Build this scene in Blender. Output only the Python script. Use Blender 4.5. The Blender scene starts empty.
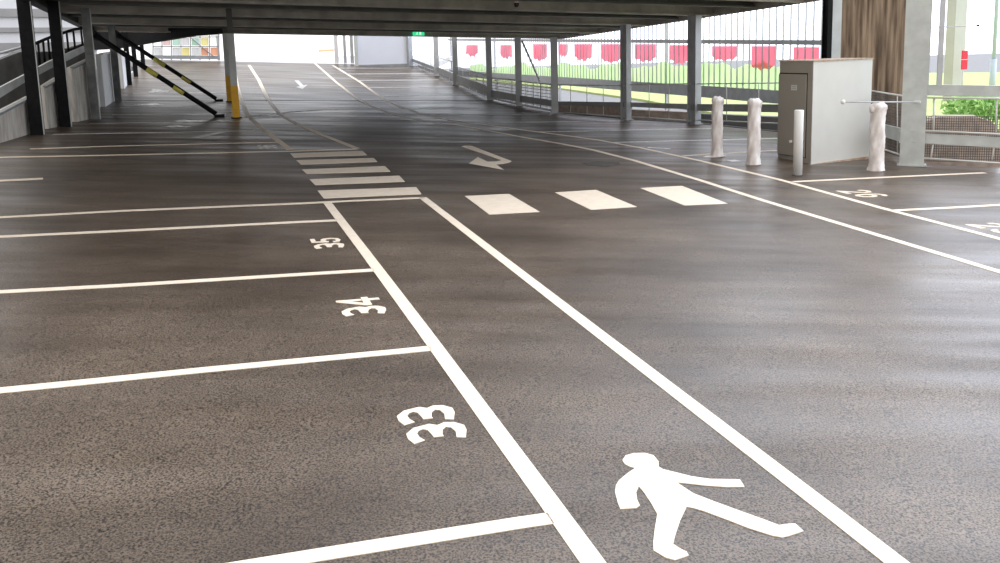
import bpy, math, random
from mathutils import Vector as V, Matrix
random.seed(7)
scn = bpy.context.scene
COL = scn.collection
# ------------------------------------------------------------------ camera model
F, CX, CY, H = 890.0, 500.0, 188.0, 2.3
def ray0(x, y): return V(((x-CX)/F, (y-CY)/F, 1.0))
_down = ray0(657, 5900).normalized(); _up = -_down
_fw = V((0, 0, 1)); _Y = (_fw - _up*_fw.dot(_up)).normalized(); _X = _Y.cross(_up).normalized()
if _X.x < 0: _X = -_X
R = Matrix((_X, _Y, _up))
def ray(x, y): return R @ ray0(x, y)
def upn(n):
    n = n.normalized(); return n if n.z > 0 else -n
FN = upn(ray(196, 29).cross(ray(3200, 80)))
C = V((0, 0, H/FN.z))
def hit(p0, n, x, y):
    r = ray(x, y); return C + r*((p0-C).dot(n)/r.dot(n))
O = V((0, 0, 0))
def floor(x, y): return hit(O, FN, x, y)
S1, S2 = floor(230, 100), floor(480, 100)
RN = upn(ray(189, -35).cross(ray(4377, 100)))
def ramp(x, y): return hit(S1, RN, x, y)
SD = (S2-S1); SD.z = 0; SD.normalize()
def zf(x, y):                                   # floor height under any point
    a = -(FN.x*x+FN.y*y)/FN.z
    b = S1.z-(RN.x*(x-S1.x)+RN.y*(y-S1.y))/RN.z
    side = (x-S1.x)*(-SD.y)+(y-S1.y)*SD.x        # >0 beyond the seam
    return b if side > 0 else a
def G(x, y): return ramp(x, y) if y < 100 else floor(x, y)
def proj(q):
    c = R.transposed() @ (q-C); return (c.x/c.z*F+CX, c.y/c.z*F+CY)
def zat(p, py):
    lo, hi = -8.0, 60.0
    for _ in range(50):
        m = (lo+hi)/2
        if proj(V((p.x, p.y, p.z+m)))[1] > py: lo = m
        else: hi = m
    return m
UC = (floor(340, 220.5)-floor(547.7, 518.5)).normalized()      # along the walkway, away
UB = (floor(428, 348.5)-floor(0, 390.7)).normalized()           # along the bay lines, to the right
UBh = V((UB.x, UB.y, 0)).normalized(); UCh = V((-UBh.y, UBh.x, 0))
class Wall:                                     # a vertical plane over two ground points
    def __init__(s, a, b):
        s.a, s.b = a, b
        d = V((b.x-a.x, b.y-a.y, 0)); s.d = d.normalized()
        s.n = V((-s.d.y, s.d.x, 0))             # away from the camera
        if s.n.dot(a-C) < 0: s.n = -s.n
    def at(s, x, y, off=0): return hit(s.a+s.n*off, s.n, x, y)
# ------------------------------------------------------------------ materials
def mat(name, col, rough=.6, metal=0, var=0.0, scale=5.0, bump=0, stretch=None, col2=None, emit=0, spec=.5, detail=4):
    m = bpy.data.materials.new(name); m.use_nodes = True
    nt = m.node_tree; b = nt.nodes['Principled BSDF']
    b.inputs['Base Color'].default_value = (*col, 1); b.inputs['Roughness'].default_value = rough
    b.inputs['Metallic'].default_value = metal; b.inputs['Specular IOR Level'].default_value = spec
    if emit:
        b.inputs['Emission Color'].default_value = (*col, 1); b.inputs['Emission Strength'].default_value = emit
    if var or bump or col2:
        tc = nt.nodes.new('ShaderNodeTexCoord'); mp = nt.nodes.new('ShaderNodeMapping')
        nt.links.new(tc.outputs['Object'], mp.inputs[0])
        if stretch: mp.inputs['Scale'].default_value = stretch
        n = nt.nodes.new('ShaderNodeTexNoise'); n.inputs['Scale'].default_value = scale; n.inputs['Detail'].default_value = detail
        nt.links.new(mp.outputs[0], n.inputs['Vector'])
        r = nt.nodes.new('ShaderNodeValToRGB')
        lo = col2 if col2 else tuple(c*(1-var) for c in col); hi = col if col2 else tuple(min(1, c*(1+var)) for c in col)
        r.color_ramp.elements[0].position = .35; r.color_ramp.elements[1].position = .65
        r.color_ramp.elements[0].color = (*lo, 1); r.color_ramp.elements[1].color = (*hi, 1)
        nt.links.new(n.outputs['Fac'], r.inputs[0]); nt.links.new(r.outputs[0], b.inputs['Base Color'])
        if bump:
            bp = nt.nodes.new('ShaderNodeBump'); bp.inputs['Strength'].default_value = bump; bp.inputs['Distance'].default_value = .01
            nt.links.new(n.outputs['Fac'], bp.inputs['Height']); nt.links.new(bp.outputs[0], b.inputs['Normal'])
    return m
def trans(name, col, mixf=.75):
    m = bpy.data.materials.new(name); m.use_nodes = True; nt = m.node_tree
    b = nt.nodes['Principled BSDF']; b.inputs['Base Color'].default_value = (*col, 1); b.inputs['Roughness'].default_value = .6
    tc = nt.nodes.new('ShaderNodeTexCoord'); n = nt.nodes.new('ShaderNodeTexNoise'); n.inputs['Scale'].default_value = 1.2
    nt.links.new(tc.outputs['Object'], n.inputs['Vector'])
    r = nt.nodes.new('ShaderNodeValToRGB'); r.color_ramp.elements[0].position = .3; r.color_ramp.elements[1].position = .7
    r.color_ramp.elements[0].color = (*(c*.92 for c in col), 1); r.color_ramp.elements[1].color = (*col, 1)
    nt.links.new(n.outputs['Fac'], r.inputs[0]); nt.links.new(r.outputs[0], b.inputs['Base Color'])
    t = nt.nodes.new('ShaderNodeBsdfTranslucent'); nt.links.new(r.outputs[0], t.inputs['Color'])
    x = nt.nodes.new('ShaderNodeMixShader'); x.inputs[0].default_value = mixf
    nt.links.new(b.outputs[0], x.inputs[1]); nt.links.new(t.outputs[0], x.inputs[2])
    nt.links.new(x.outputs[0], nt.nodes['Material Output'].inputs['Surface']); return m
def asphalt():
    m = bpy.data.materials.new('asphalt'); m.use_nodes = True; nt = m.node_tree; L = nt.links.new; N = nt.nodes.new
    b = nt.nodes['Principled BSDF']
    tc = N('ShaderNodeTexCoord')
    def noise(s, d, st=None, ro=.5):
        n = N('ShaderNodeTexNoise'); n.inputs['Scale'].default_value = s; n.inputs['Detail'].default_value = d; n.inputs['Roughness'].default_value = ro
        if st:
            mp = N('ShaderNodeMapping'); mp.inputs['Scale'].default_value = st; mp.inputs['Rotation'].default_value = (0, 0, math.radians(-18))
            L(tc.outputs['Object'], mp.inputs[0]); L(mp.outputs[0], n.inputs['Vector'])
        else: L(tc.outputs['Object'], n.inputs['Vector'])
        return n
    def ramp_(n, p0, c0, p1, c1):
        r = N('ShaderNodeValToRGB'); e = r.color_ramp.elements
        e[0].position = p0; e[1].position = p1; e[0].color = (*c0, 1); e[1].color = (*c1, 1)
        L(n.outputs['Fac'], r.inputs[0]); return r
    def mix(a, c, blend='MULTIPLY', f=1.0):
        x = N('ShaderNodeMix'); x.data_type = 'RGBA'; x.blend_type = blend; x.inputs[0].default_value = f
        L(a.outputs[0 if a.bl_idname != 'ShaderNodeMix' else 2], x.inputs[6]); L(c.outputs[0 if c.bl_idname != 'ShaderNodeMix' else 2], x.inputs[7]); return x
    fine = noise(85, 2, None, .6); grit = ramp_(fine, .34, (.004, .004, .004), .60, ASP)
    big = ramp_(noise(.55, 4), .3, (.45, .41, .37), .7, (1.08, 1.07, 1.05))
    streak = ramp_(noise(1.3, 4, (.35, 1.6, 1)), .3, (.74, .72, .70), .7, (1.12, 1.11, 1.10))
    x = mix(mix(grit, big), streak)
    L(x.outputs[2], b.inputs['Base Color'])
    rr = N('ShaderNodeMapRange'); rr.inputs['From Min'].default_value = .3; rr.inputs['From Max'].default_value = .7
    rr.inputs['To Min'].default_value = .29; rr.inputs['To Max'].default_value = .52
    L(noise(1.1, 4, (.3, 2.2, 1)).outputs['Fac'], rr.inputs['Value']); L(rr.outputs[0], b.inputs['Roughness'])
    bp = N('ShaderNodeBump'); bp.inputs['Strength'].default_value = .2; bp.inputs['Distance'].default_value = .004
    L(fine.outputs['Fac'], bp.inputs['Height']); L(bp.outputs[0], b.inputs['Normal'])
    b.inputs['Specular IOR Level'].default_value = .4
    return m
ASP = (.215, .168, .128)
M = dict(
    asphalt=asphalt(),
    paint=mat('white_road_paint', (.81, .69, .545), .55, var=.05, scale=9),
    worn=mat('worn_road_paint', (.74, .72, .70), .5, col2=(.46, .45, .44), scale=14),
    steel=mat('galvanised_steel', (.50, .51, .53), .45, .05, var=.07, scale=3),
    steel_pale=mat('pale_galvanised_steel', (.52, .54, .52), .5, .15, var=.08, scale=5),
    steel_dark=mat('dark_weathered_steel', (.045, .045, .045), .6, 0, spec=.2, var=.3, scale=5),
    beam=mat('grey_brown_beam_paint', (.42, .385, .335), .5, .0, var=.2, scale=2.2),
    deck=mat('steel_deck', (.12, .115, .105), .55, .2, var=.15, scale=3),
    yellow=mat('yellow_column_paint', (.80, .42, .01), .5, var=.1, scale=6),
    hazard=mat('hazard_yellow_band', (.75, .68, .12), .5, var=.05, scale=6),
    black=mat('black_steel', (.012, .012, .013), .6, 0, var=.2, scale=8, spec=.08),
    concrete=mat('pale_concrete_panel', (.86, .81, .73), .85, col2=(.60, .54, .47), scale=3.5, stretch=(3, 3, .5), bump=.2),
    boardc=mat('board_marked_concrete', (.36, .265, .185), .85, col2=(.11, .075, .05), scale=2.6, stretch=(5, 5, .35), bump=.4, detail=6),
    kerbc=mat('brown_concrete_kerb', (.46, .36, .30), .9, var=.2, scale=6, bump=.2),
    cab_lit=mat('cabinet_lit_grey', (.63, .62, .58), .5, var=.03, scale=2),
    cab_shaded=mat('cabinet_shaded_brown_grey', (.30, .275, .235), .5, var=.04, scale=2),
    rust=mat('rusty_edge', (.38, .22, .13), .8, col2=(.5, .45, .38), scale=12),
    wrap=mat('crinkled_plastic_wrap', (.90, .87, .85), .35, col2=(.66, .58, .54), scale=8, bump=.9, stretch=(1, 1, .5)),
    white=mat('white_metal', (.78, .78, .76), .4, var=.03, scale=4),
    pipe=mat('white_pipe', (.66, .66, .62), .4, var=.04, scale=4),
    tag=mat('pale_label', (.60, .60, .58), .5, var=.02, scale=20),
    grass=mat('bright_grass', (.50, .60, .23), .9, col2=(.42, .52, .18), scale=1.5),
    leaf=mat('pale_green_leaves', (.42, .66, .22), .8, col2=(.20, .42, .10), scale=4),
    landing=mat('bright_paving', (.58, .57, .57), .9, var=.08, scale=2),
    paving=mat('pale_paving', (.24, .24, .245), .9, var=.08, scale=2),
    slat=trans('grey_white_slat', (.72, .73, .76), .65),
    slate=mat('grey_white_post', (.60, .61, .64), .5, var=.05, scale=3),
    red=trans('red_mural_paint', (.96, .42, .50), .88),
    green=trans('green_mural_paint', (.78, .90, .62), .88),
    signred=mat('red_sign', (.70, .01, .05), .5, var=.03, scale=3),
    exitg=mat('green_sign_light', (.05, .75, .32), .5, emit=.9),
    exitw=mat('pale_sign_light', (.75, 1, .85), .5, emit=.9),
    bluewhite=mat('pale_blue_white_panel', (.72, .76, .86), .5, var=.03, scale=1),
    rail=mat('grey_beam_paint', (.30, .31, .32), .5, .1, var=.1, scale=4),
    darkwall=mat('dark_grey_cladding', (.10, .095, .085), .7, var=.25, scale=2),
    facade=mat('white_facade', (.52, .515, .51), .6, var=.04, scale=1),
    facdark=mat('grey_louvre', (.23, .22, .21), .6, var=.1, scale=1),
    wire=mat('dark_wire', (.10, .09, .08), .5, .3, var=.1, scale=10),
    gwire=mat('grey_wire', (.30, .30, .31), .5, .3, var=.1, scale=10),
    orange=mat('orange_panel', (.92, .45, .28), .5, var=.05, scale=3),
    porange=mat('pale_orange_board', (.95, .62, .35), .5, var=.03, scale=3),
    pyellow=mat('yellow_panel', (.92, .82, .35), .5, var=.05, scale=3),
    pgreen=mat('mint_panel', (.55, .80, .65), .5, var=.05, scale=3),
    pwhite=mat('white_panel', (.80, .80, .80), .5, var=.03, scale=3),
    ppink=mat('pink_panel', (.85, .62, .58), .5, var=.04, scale=3),
    lblue=mat('pale_blue_post', (.50, .58, .70), .5, var=.03, scale=3),
    lens=mat('dark_glass_dome', (.02, .02, .02), .15, var=.1, scale=3),
    iron=mat('worn_cast_iron', (.11, .098, .085), .6, col2=(.06, .05, .045), scale=8),
    greypost=mat('dull_grey_post', (.17, .175, .17), .6, 0, var=.25, scale=4, spec=.2),
    scuff=mat('scuff_and_glare_white', (.86, .85, .83), .5, col2=(.50, .49, .48), scale=5),
    dark_strip=mat('dark_joint_shadow_strip', (.05, .045, .04), .8, var=.3, scale=6),
)
def water():
    m = bpy.data.materials.new('wet_film'); m.use_nodes = True; b = m.node_tree.nodes['Principled BSDF']
    nt = m.node_tree
    n = nt.nodes.new('ShaderNodeTexNoise'); n.inputs['Scale'].default_value = 3
    r = nt.nodes.new('ShaderNodeMapRange'); r.inputs['To Min'].default_value = .15; r.inputs['To Max'].default_value = .4
    nt.links.new(n.outputs['Fac'], r.inputs['Value']); nt.links.new(r.outputs[0], b.inputs['Roughness'])
    b.inputs['Base Color'].default_value = (.035, .033, .03, 1)
    return m
M['water'] = water()
# ------------------------------------------------------------------ mesh builder
class MB:
    def __init__(s): s.v = []; s.f = []; s.sm = []
    def add(s, vs, fs, smooth=False):
        k = len(s.v); s.v += [V(p) for p in vs]; s.f += [tuple(i+k for i in f) for f in fs]; s.sm += [smooth]*len(fs); return s
    def prism(s, poly, ext):                    # polygon extruded by a vector
        n = len(poly); e = V(ext)
        vs = [V(p) for p in poly]+[V(p)+e for p in poly]
        fs = [tuple(range(n))[::-1], tuple(range(n, 2*n))]+[(i, (i+1) % n, n+(i+1) % n, n+i) for i in range(n)]
        return s.add(vs, fs)
    def box(s, c, ax, ay, az, sx, sy, sz):      # centre, axes, full sizes
        c = V(c); ax = ax*(sx/2); ay = ay*(sy/2); az = az*(sz/2)
        vs = [c+ax*i+ay*j+az*k for k in (-1, 1) for j in (-1, 1) for i in (-1, 1)]
        return s.add(vs, [(0, 2, 3, 1), (4, 5, 7, 6), (0, 1, 5, 4), (2, 6, 7, 3), (0, 4, 6, 2), (1, 3, 7, 5)])
    def bar(s, a, b, w, h, up=V((0, 0, 1))):    # rectangular bar; w across, h along up
        a, b = V(a), V(b); d = (b-a); L = d.length; d.normalize()
        side = d.cross(up)
        if side.length < 1e-4: side = d.cross(V((1, 0, 0)))
        side.normalize(); u = side.cross(d).normalized()
        return s.box((a+b)/2, d, side, u, L, w, h)
    def tube(s, pts, r, n=8, r2=None):
        pts = [V(p) for p in pts]; k = len(s.v); rings = []
        for i, p in enumerate(pts):
            d = (pts[min(i+1, len(pts)-1)]-pts[max(i-1, 0)]).normalized()
            a = d.cross(V((0, 0, 1)));
            if a.length < .05: a = d.cross(V((0, 1, 0)))
            a.normalize(); b = d.cross(a).normalized()
            rr = r if r2 is None else r+(r2-r)*i/(len(pts)-1)
            if isinstance(r, (list, tuple)): rr = r[i]
            rings += [p+(a*math.cos(2*math.pi*j/n)+b*math.sin(2*math.pi*j/n))*rr for j in range(n)]
        m = len(pts)
        fs = [(i*n+j, i*n+(j+1) % n, (i+1)*n+(j+1) % n, (i+1)*n+j) for i in range(m-1) for j in range(n)]
        s.add(rings, fs, True)
        s.f += [tuple(k+j for j in range(n))[::-1], tuple(k+(m-1)*n+j for j in range(n))]; s.sm += [False, False]
        return s
    def hsec(s, base, z0, z1, w, d, t, ux, uy): # H column, flanges facing uy
        b = V((base.x, base.y, 0)); zc = (z0+z1)/2; hh = z1-z0; Z = V((0, 0, 1))
        c = b+Z*zc
        s.box(c+uy*(d/2-t/2), ux, uy, Z, w, t, hh); s.box(c-uy*(d/2-t/2), ux, uy, Z, w, t, hh)
        s.box(c, ux, uy, Z, t, d-2*t, hh); return s
    def ball(s, c, r, n=10, m=6, sc=(1, 1, 1), jit=0):
        vs = [V((0, 0, r*sc[2]))]
        for i in range(1, m):
            for j in range(n):
                a, b = math.pi*i/m, 2*math.pi*j/n
                q = r*(1+random.uniform(-jit, jit))
                vs.append(V((q*math.sin(a)*math.cos(b)*sc[0], q*math.sin(a)*math.sin(b)*sc[1], q*math.cos(a)*sc[2])))
        vs.append(V((0, 0, -r*sc[2]))); L = len(vs)-1
        fs = [(0, 1+j, 1+(j+1) % n) for j in range(n)]
        for i in range(m-2):
            for j in range(n):
                a = 1+i*n; fs.append((a+j, a+n+j, a+n+(j+1) % n, a+(j+1) % n))
        a = 1+(m-2)*n; fs += [(L, a+(j+1) % n, a+j) for j in range(n)]
        return s.add([V(c)+p for p in vs], fs, True)
    def ribbon(s, pts, w, th=.004, zoff=.0, cyc=False):      # painted line on the ground, subdivided, draped
        P = []
        for i in range(len(pts)-1):
            a, b = V(pts[i]), V(pts[i+1]); k = max(1, int((b-a).length/1.2))
            P += [a.lerp(b, j/k) for j in range(k)]
        P.append(V(pts[-1])); vs = []
        for i, p in enumerate(P):
            d0 = (P[i]-P[i-1]) if i else (P[1]-P[0]); d1 = (P[i+1]-P[i]) if i < len(P)-1 else d0
            d0 = V((d0.x, d0.y, 0)).normalized(); d1 = V((d1.x, d1.y, 0)).normalized()
            d = (d0+d1).normalized(); nn = V((-d.y, d.x, 0)); k = 1/max(.5, d.dot(d0))
            for sgn in (-1, 1):
                q = p+nn*(w/2*sgn*k); z = zf(q.x, q.y)+zoff
                vs += [V((q.x, q.y, z)), V((q.x, q.y, z+th))]
        fs = []
        for i in range(len(P)-1):
            a, b = 4*i, 4*i+4
            fs += [(a+1, b+1, b+3, a+3), (a, a+2, b+2, b), (a, b, b+1, a+1), (a+2, a+3, b+3, b+2)]
        e = 4*(len(P)-1); fs += [(0, 1, 3, 2), (e, e+2, e+3, e+1)]
        return s.add(vs, fs)
    def build(s, name, m, parent=None, base=None):
        me = bpy.data.meshes.new(name)
        if parent is not None: base = V(parent['_b'])
        if base is None: base = V((0, 0, 0))
        me.from_pydata([tuple(v-base) for v in s.v], [], s.f); me.update()
        import bmesh
        bm = bmesh.new(); bm.from_mesh(me); bmesh.ops.recalc_face_normals(bm, faces=bm.faces); bm.to_mesh(me); bm.free()
        for p, f in zip(me.polygons, s.sm): p.use_smooth = f
        me.materials.append(M[m] if isinstance(m, str) else m)
        o = bpy.data.objects.new(name, me); COL.objects.link(o)
        if parent is not None:
            o.parent = parent
        else: o.location = base
        o['_b'] = tuple(base)
        return o
def tag(o, label, cat, group=None):
    o['label'] = label; o['category'] = cat
    if group: o['group'] = group
    return o
def thing(name, label, cat, base, group=None):
    o = bpy.data.objects.new(name, None); COL.objects.link(o); o.location = base; o['_b'] = tuple(base); o.empty_display_size = .2
    return tag(o, label, cat, group)
def one(mb, name, m, label, cat, base=None, group=None):
    if base is None:
        xs = [v.x for v in mb.v]; ys = [v.y for v in mb.v]; zs = [v.z for v in mb.v]
        base = V(((min(xs)+max(xs))/2, (min(ys)+max(ys))/2, min(zs)))
    return tag(mb.build(name, m, None, base), label, cat, group)
def struct(mb, name, m):
    o = mb.build(name, m); o['kind'] = 'structure'; return o
Z = V((0, 0, 1))
# ------------------------------------------------------------------ floor
FENCE = [(411.5, 66), (437, 76), (456, 85), (490, 99.9), (519, 106), (555, 113), (626, 120), (692, 124), (820, 137), (911, 166), (1000, 171)]
FP = [G(*p) for p in FENCE]
def outward(p, d=.5):
    i = min(range(len(FP)), key=lambda k: (FP[k]-p).length)
    a = FP[max(i-1, 0)]; b = FP[min(i+1, len(FP)-1)]; t = V((b.x-a.x, b.y-a.y, 0)).normalized(); n = V((-t.y, t.x, 0))
    if n.dot(V((1, .6, 0))) < 0: n = -n
    return p+n*d
FO = [outward(p) for p in FP]
nend = FO[-1]+(FO[-1]-FO[-2]).normalized()*6
LW = [(0, 144), (32, 135), (60, 127), (95, 119), (117, 101.5), (130, 85), (140, 74), (146, 66), (150, 59.5)]
LP = [G(*p) for p in LW]
LO = [p+V((-.35, 0, 0)) for p in LP]
lend = LO[0]+(LO[0]-LO[1]).normalized()*4
dS = SD
def seamx(p): # intersection helper for a boundary edge
    return p
def clip(poly, far):
    out = []
    def side(p): return ((p.x-S1.x)*(-SD.y)+(p.y-S1.y)*SD.x)*(1 if far else -1)
    for i in range(len(poly)):
        a, b = poly[i-1], poly[i]; sa, sb = side(a), side(b)
        if (sa > 0) != (sb > 0): out.append(a+(b-a)*(sa/(sa-sb)))
        if sb > 0: out.append(b)
    return out
back_l, back_r = ramp(150, 59.5), ramp(411.5, 66)
TOPY = max(FO[0].y, LO[-1].y)+.3
outline = [V((-16, -6, 0)), V((14, -6, 0)), V((14, nend.y-4, 0)), nend]+FO[::-1]+LO[::-1]+[lend, V((-16, lend.y-6, 0))]
fl = MB()
for far in (False, True):
    pl = clip([V((p.x, p.y, 0)) for p in outline], far)
    P = []
    for p in pl:
        z = (S1.z-(RN.x*(p.x-S1.x)+RN.y*(p.y-S1.y))/RN.z) if far else -(FN.x*p.x+FN.y*p.y)/FN.z
        P.append(V((p.x, p.y, z)))
    fl.prism(P, V((0, 0, -.3)))
struct(fl, 'floor', 'asphalt')
# landing beyond the ramp, open to the sky
a, b = LO[-1], FO[0]
ld = MB(); ld.prism([a, b, b+V((.3, 0, 0)), b+V((.5, 22, .3)), a+V((-14, 22, .3)), a+V((-8, 0, 0))], V((0, 0, -.3)))
struct(ld, 'floor', 'landing')
# ground outside
def outer(x, y): 
    return V((x, y, -.35))
g = MB(); g.prism([V((-70, -20, -.6)), V((90, -20, -.6)), V((110, 150, -.6)), V((-70, 150, -.6))], V((0, 0, -.3)))
struct(g, 'ground', 'paving')
# ------------------------------------------------------------------ road paint
def line(label, px, w=.10, m='paint', cat='road marking', group=None, th=.004, name='painted_line', pts=None):
    P = pts if pts else [G(*p) for p in px]
    return one(MB().ribbon(P, w, th), name, m, label, cat, group=group)
LINES = [
 ('wide white line on the left side of the walkway, beside the three painted numbers', [(327.5, 203), (363.4, 250), (423.2, 330), (547.7, 500), (593, 563), (640, 628)], .112),
 ('long white line on the right side of the walkway, right of the walking figure', [(422.5, 197.5), (475, 238), (600, 334.3), (840, 519), (896.5, 563), (965, 617)], .112),
 ('white bay line at the bottom edge, in front of the nearest painted number', [(551, 518.5), (520, 523), (320, 555), (225, 570.5), (120, 588)], .10),
 ('white bay line between the nearest painted number and the middle one', [(431, 348.4), (400, 351.5), (200, 370.5), (80, 382.8), (0, 390.7), (-60, 397)], .10),
 ('white bay line between the middle painted number and the farthest one', [(374, 270.1), (320, 273.4), (120, 285.7), (0, 292), (-60, 295)], .10),
 ('white bay line just beyond the farthest painted number', [(337, 220.4), (300, 222), (120, 231), (0, 236.8), (-60, 239.5)], .10),
 ('white line running left from the near end of the striped crossing', [(424, 197.8), (350, 201), (300, 203.5), (120, 211), (0, 217.4), (-60, 220)], .10),
 ('short white dash alone at the left edge of the lane', [(43, 178.6), (20, 179.8), (-60, 183.5)], .16),
 ('white line running left from the far end of the striped crossing', [(357, 149), (290, 151.2), (120, 155), (0, 157.4), (-40, 158)], .12),
 ('faint white bay line just behind the line at the far crossing end', [(278, 142.3), (200, 144), (110, 146.2), (30, 149)], .10),
 ('worn white line on the left of the far walkway, curving past the yellow column', [(290, 149.5), (270, 134.5), (263, 129.5), (248, 116), (241, 99.5), (237.4, 87), (235, 74), (233, 64)], .13),
 ('white line on the right of the far walkway, bending up the ramp', [(356.5, 148.4), (345, 143.8), (320, 134), (296, 123.4), (280, 114.5), (268.5, 100.5), (258.7, 80), (249, 65)], .13),
 ('long inner white line of the lane, curving from the ramp to the right edge', [(314, 62.5), (336, 82), (358, 99.5), (374, 107.6), (394, 114.4), (420, 120), (440, 123.6), (456, 125), (480, 129.2), (521.6, 137), (560, 143.6), (592, 149.7), (634, 160.5), (700, 180.3), (760, 199.6), (840, 223.8), (1000, 272), (1060, 290)], .115),
 ('long outer white line joining the ends of the right hand bays', [(333, 65.5), (360, 82), (384, 99.6), (400, 107), (420, 113.5), (440, 118.6), (480, 124.2), (526, 130.5), (560, 134.8), (600, 140.4), (640, 147.8), (700, 160.8), (779, 179.6), (880, 207.7), (1000, 239), (1060, 254)], .115),
]
for l, p, w in LINES: line(l, p, w)
# bay lines on the right
rl = [('white bay line starting just in front of the plain steel bollard', [(793, 181.8), (880, 177.6), (985, 172.8)]),
      ('white bay line nearest the right edge of the photo', [(893, 210.6), (950, 207.8), (1000, 205), (1060, 202)]),
      ('white bay line passing behind the foil wrapped bollards', [(683, 156), (720, 153.5), (777, 150.5)])]
for l, p in rl: line(l, p, .10)
# the further ones, even steps along the bays until the fence
cpts = [G(*p) for p in LINES[-1][1]]
vv = lambda p: p.x*UCh.x+p.y*UCh.y
def on_poly(poly, v):
    for a, b in zip(poly, poly[1:]):
        if (vv(a)-v)*(vv(b)-v) <= 0 and abs(vv(a)-vv(b)) > 1e-6:
            return a.lerp(b, (v-vv(a))/(vv(b)-vv(a)))
v0 = vv(G(683, 156)); ORD = ['first', 'second', 'third', 'fourth', 'fifth', 'sixth', 'seventh', 'eighth', 'ninth', 'tenth', 'eleventh', 'twelfth', 'thirteenth']
for k in range(11):
    v = v0+2.3*(k+1); s = on_poly(cpts, v); e = on_poly(FP, v)
    if s is None: break
    if e is None or (e-s).length > 14: e = s+UBh*(4.9)
    else:
        if (e-s).length < 1: continue
        e = s.lerp(e, min(.93, 5.2/(e-s).length))
    line('faint worn bay line on the right, %s beyond the foil wrapped bollards' % ORD[k], None, .14, 'worn', pts=[s, e], group='faint bay lines by the right hand fence')
# left far bays
apts = [G(*p) for p in LINES[10][1]]
v1 = vv(G(278, 142.3))
for k in range(6):
    v = v1+2.3*(k+1); s = on_poly(apts, v); e = on_poly(LP, v)
    if s is None or e is None: continue
    e = e.lerp(s, .08); s = s.lerp(e, .03)
    line('faint worn bay line on the left, %s beyond the two close lines' % ORD[k], None, .10, 'worn', pts=[s, e], group='faint bay lines by the left hand panels')
# crossing bars
bars = [((290.2, 153.5), (362.4, 151), (367, 155.2), (294, 157.6)),
        ((296.2, 160.3), (373.5, 158), (377.6, 162), (301, 164.6)),
        ((302, 169.6), (385, 166.2), (390.5, 171.7), (307, 174)),
        ((309.5, 179.4), (399.3, 175.8), (404.9, 181.8), (315.3, 185.2)),
        ((317.5, 190.7), (416.2, 187.3), (421.5, 194.2), (323.8, 198.5))]
where = ['farthest', 'second farthest', 'middle', 'second nearest', 'nearest and widest looking']
def flat(mb, px, th=.004, fn=None):
    P = [(fn or G)(*p) for p in px]; P = [V((p.x, p.y, zf(p.x, p.y))) for p in P]
    return mb.prism(P, V((0, 0, th)))
for b, wname in zip(bars, where):
    one(flat(MB(), b), 'crossing_bar', 'paint', '%s of the five white bars of the walkway crossing' % wname, 'road marking', group='bars of the walkway crossing')
blk = [[(464.8, 196.2), (509, 194), (539.7, 212), (489.3, 214.6)], [(554.8, 192.6), (596.2, 190), (636.9, 207), (590.8, 209.9)], [(640.2, 188.2), (681.9, 186), (727.6, 203.7), (684.4, 205.6)]]
for b, wname in zip(blk, ['left', 'middle', 'right']):
    one(flat(MB(), b), 'lane_block', 'paint', '%s one of the three large white blocks painted across the lane' % wname, 'road marking', group='white blocks across the lane')
# turning arrow
z5 = lambda L: [(440+x/10, 130+y/10) for x, y in L]
one(flat(MB(), z5([(215, 166), (250, 158), (318, 160), (716, 312), (690, 326), (635, 337), (560, 345), (640, 400), (560, 385), (290, 335), (378, 272), (475, 318), (560, 315), (615, 303)])), 'turn_arrow', 'paint', 'white arrow bent back to the left, painted on the lane', 'road marking')
one(flat(MB(), [(294.5, 80.5), (298.5, 80.5), (303.5, 85.3), (307.5, 84.8), (302.5, 89), (296, 87), (300, 86.3)]), 'lane_arrow', 'worn', 'small pale arrow painted on the far ramp', 'road marking')
# walking figure
zw = lambda L: [(580+x/3.846, 430+y/3.846) for x, y in L]
man = zw([(163, 118), (175, 100), (205, 91), (250, 90), (283, 99), (302, 122), (303, 143), (320, 153), (370, 165), (430, 180), (500, 190), (615, 192), (633, 220), (560, 221), (480, 215), (420, 208), (372, 203), (400, 222), (437, 246), (520, 278), (620, 315), (700, 343), (765, 368), (800, 363), (828, 362), (860, 390), (800, 410), (778, 415), (740, 408), (650, 380), (560, 345), (480, 315), (440, 303), (410, 297), (385, 350), (365, 410), (358, 440), (385, 458), (410, 470), (418, 484), (365, 502), (330, 493), (283, 465), (282, 430), (288, 380), (297, 325), (275, 285), (245, 240), (226, 218), (216, 240), (220, 270), (230, 292), (215, 302), (155, 305), (145, 280), (135, 240), (138, 215), (150, 195), (180, 170), (212, 148), (190, 142), (172, 132)])
one(flat(MB(), man), 'pedestrian_symbol', 'paint', 'white walking person symbol painted on the walkway', 'road marking')
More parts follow.
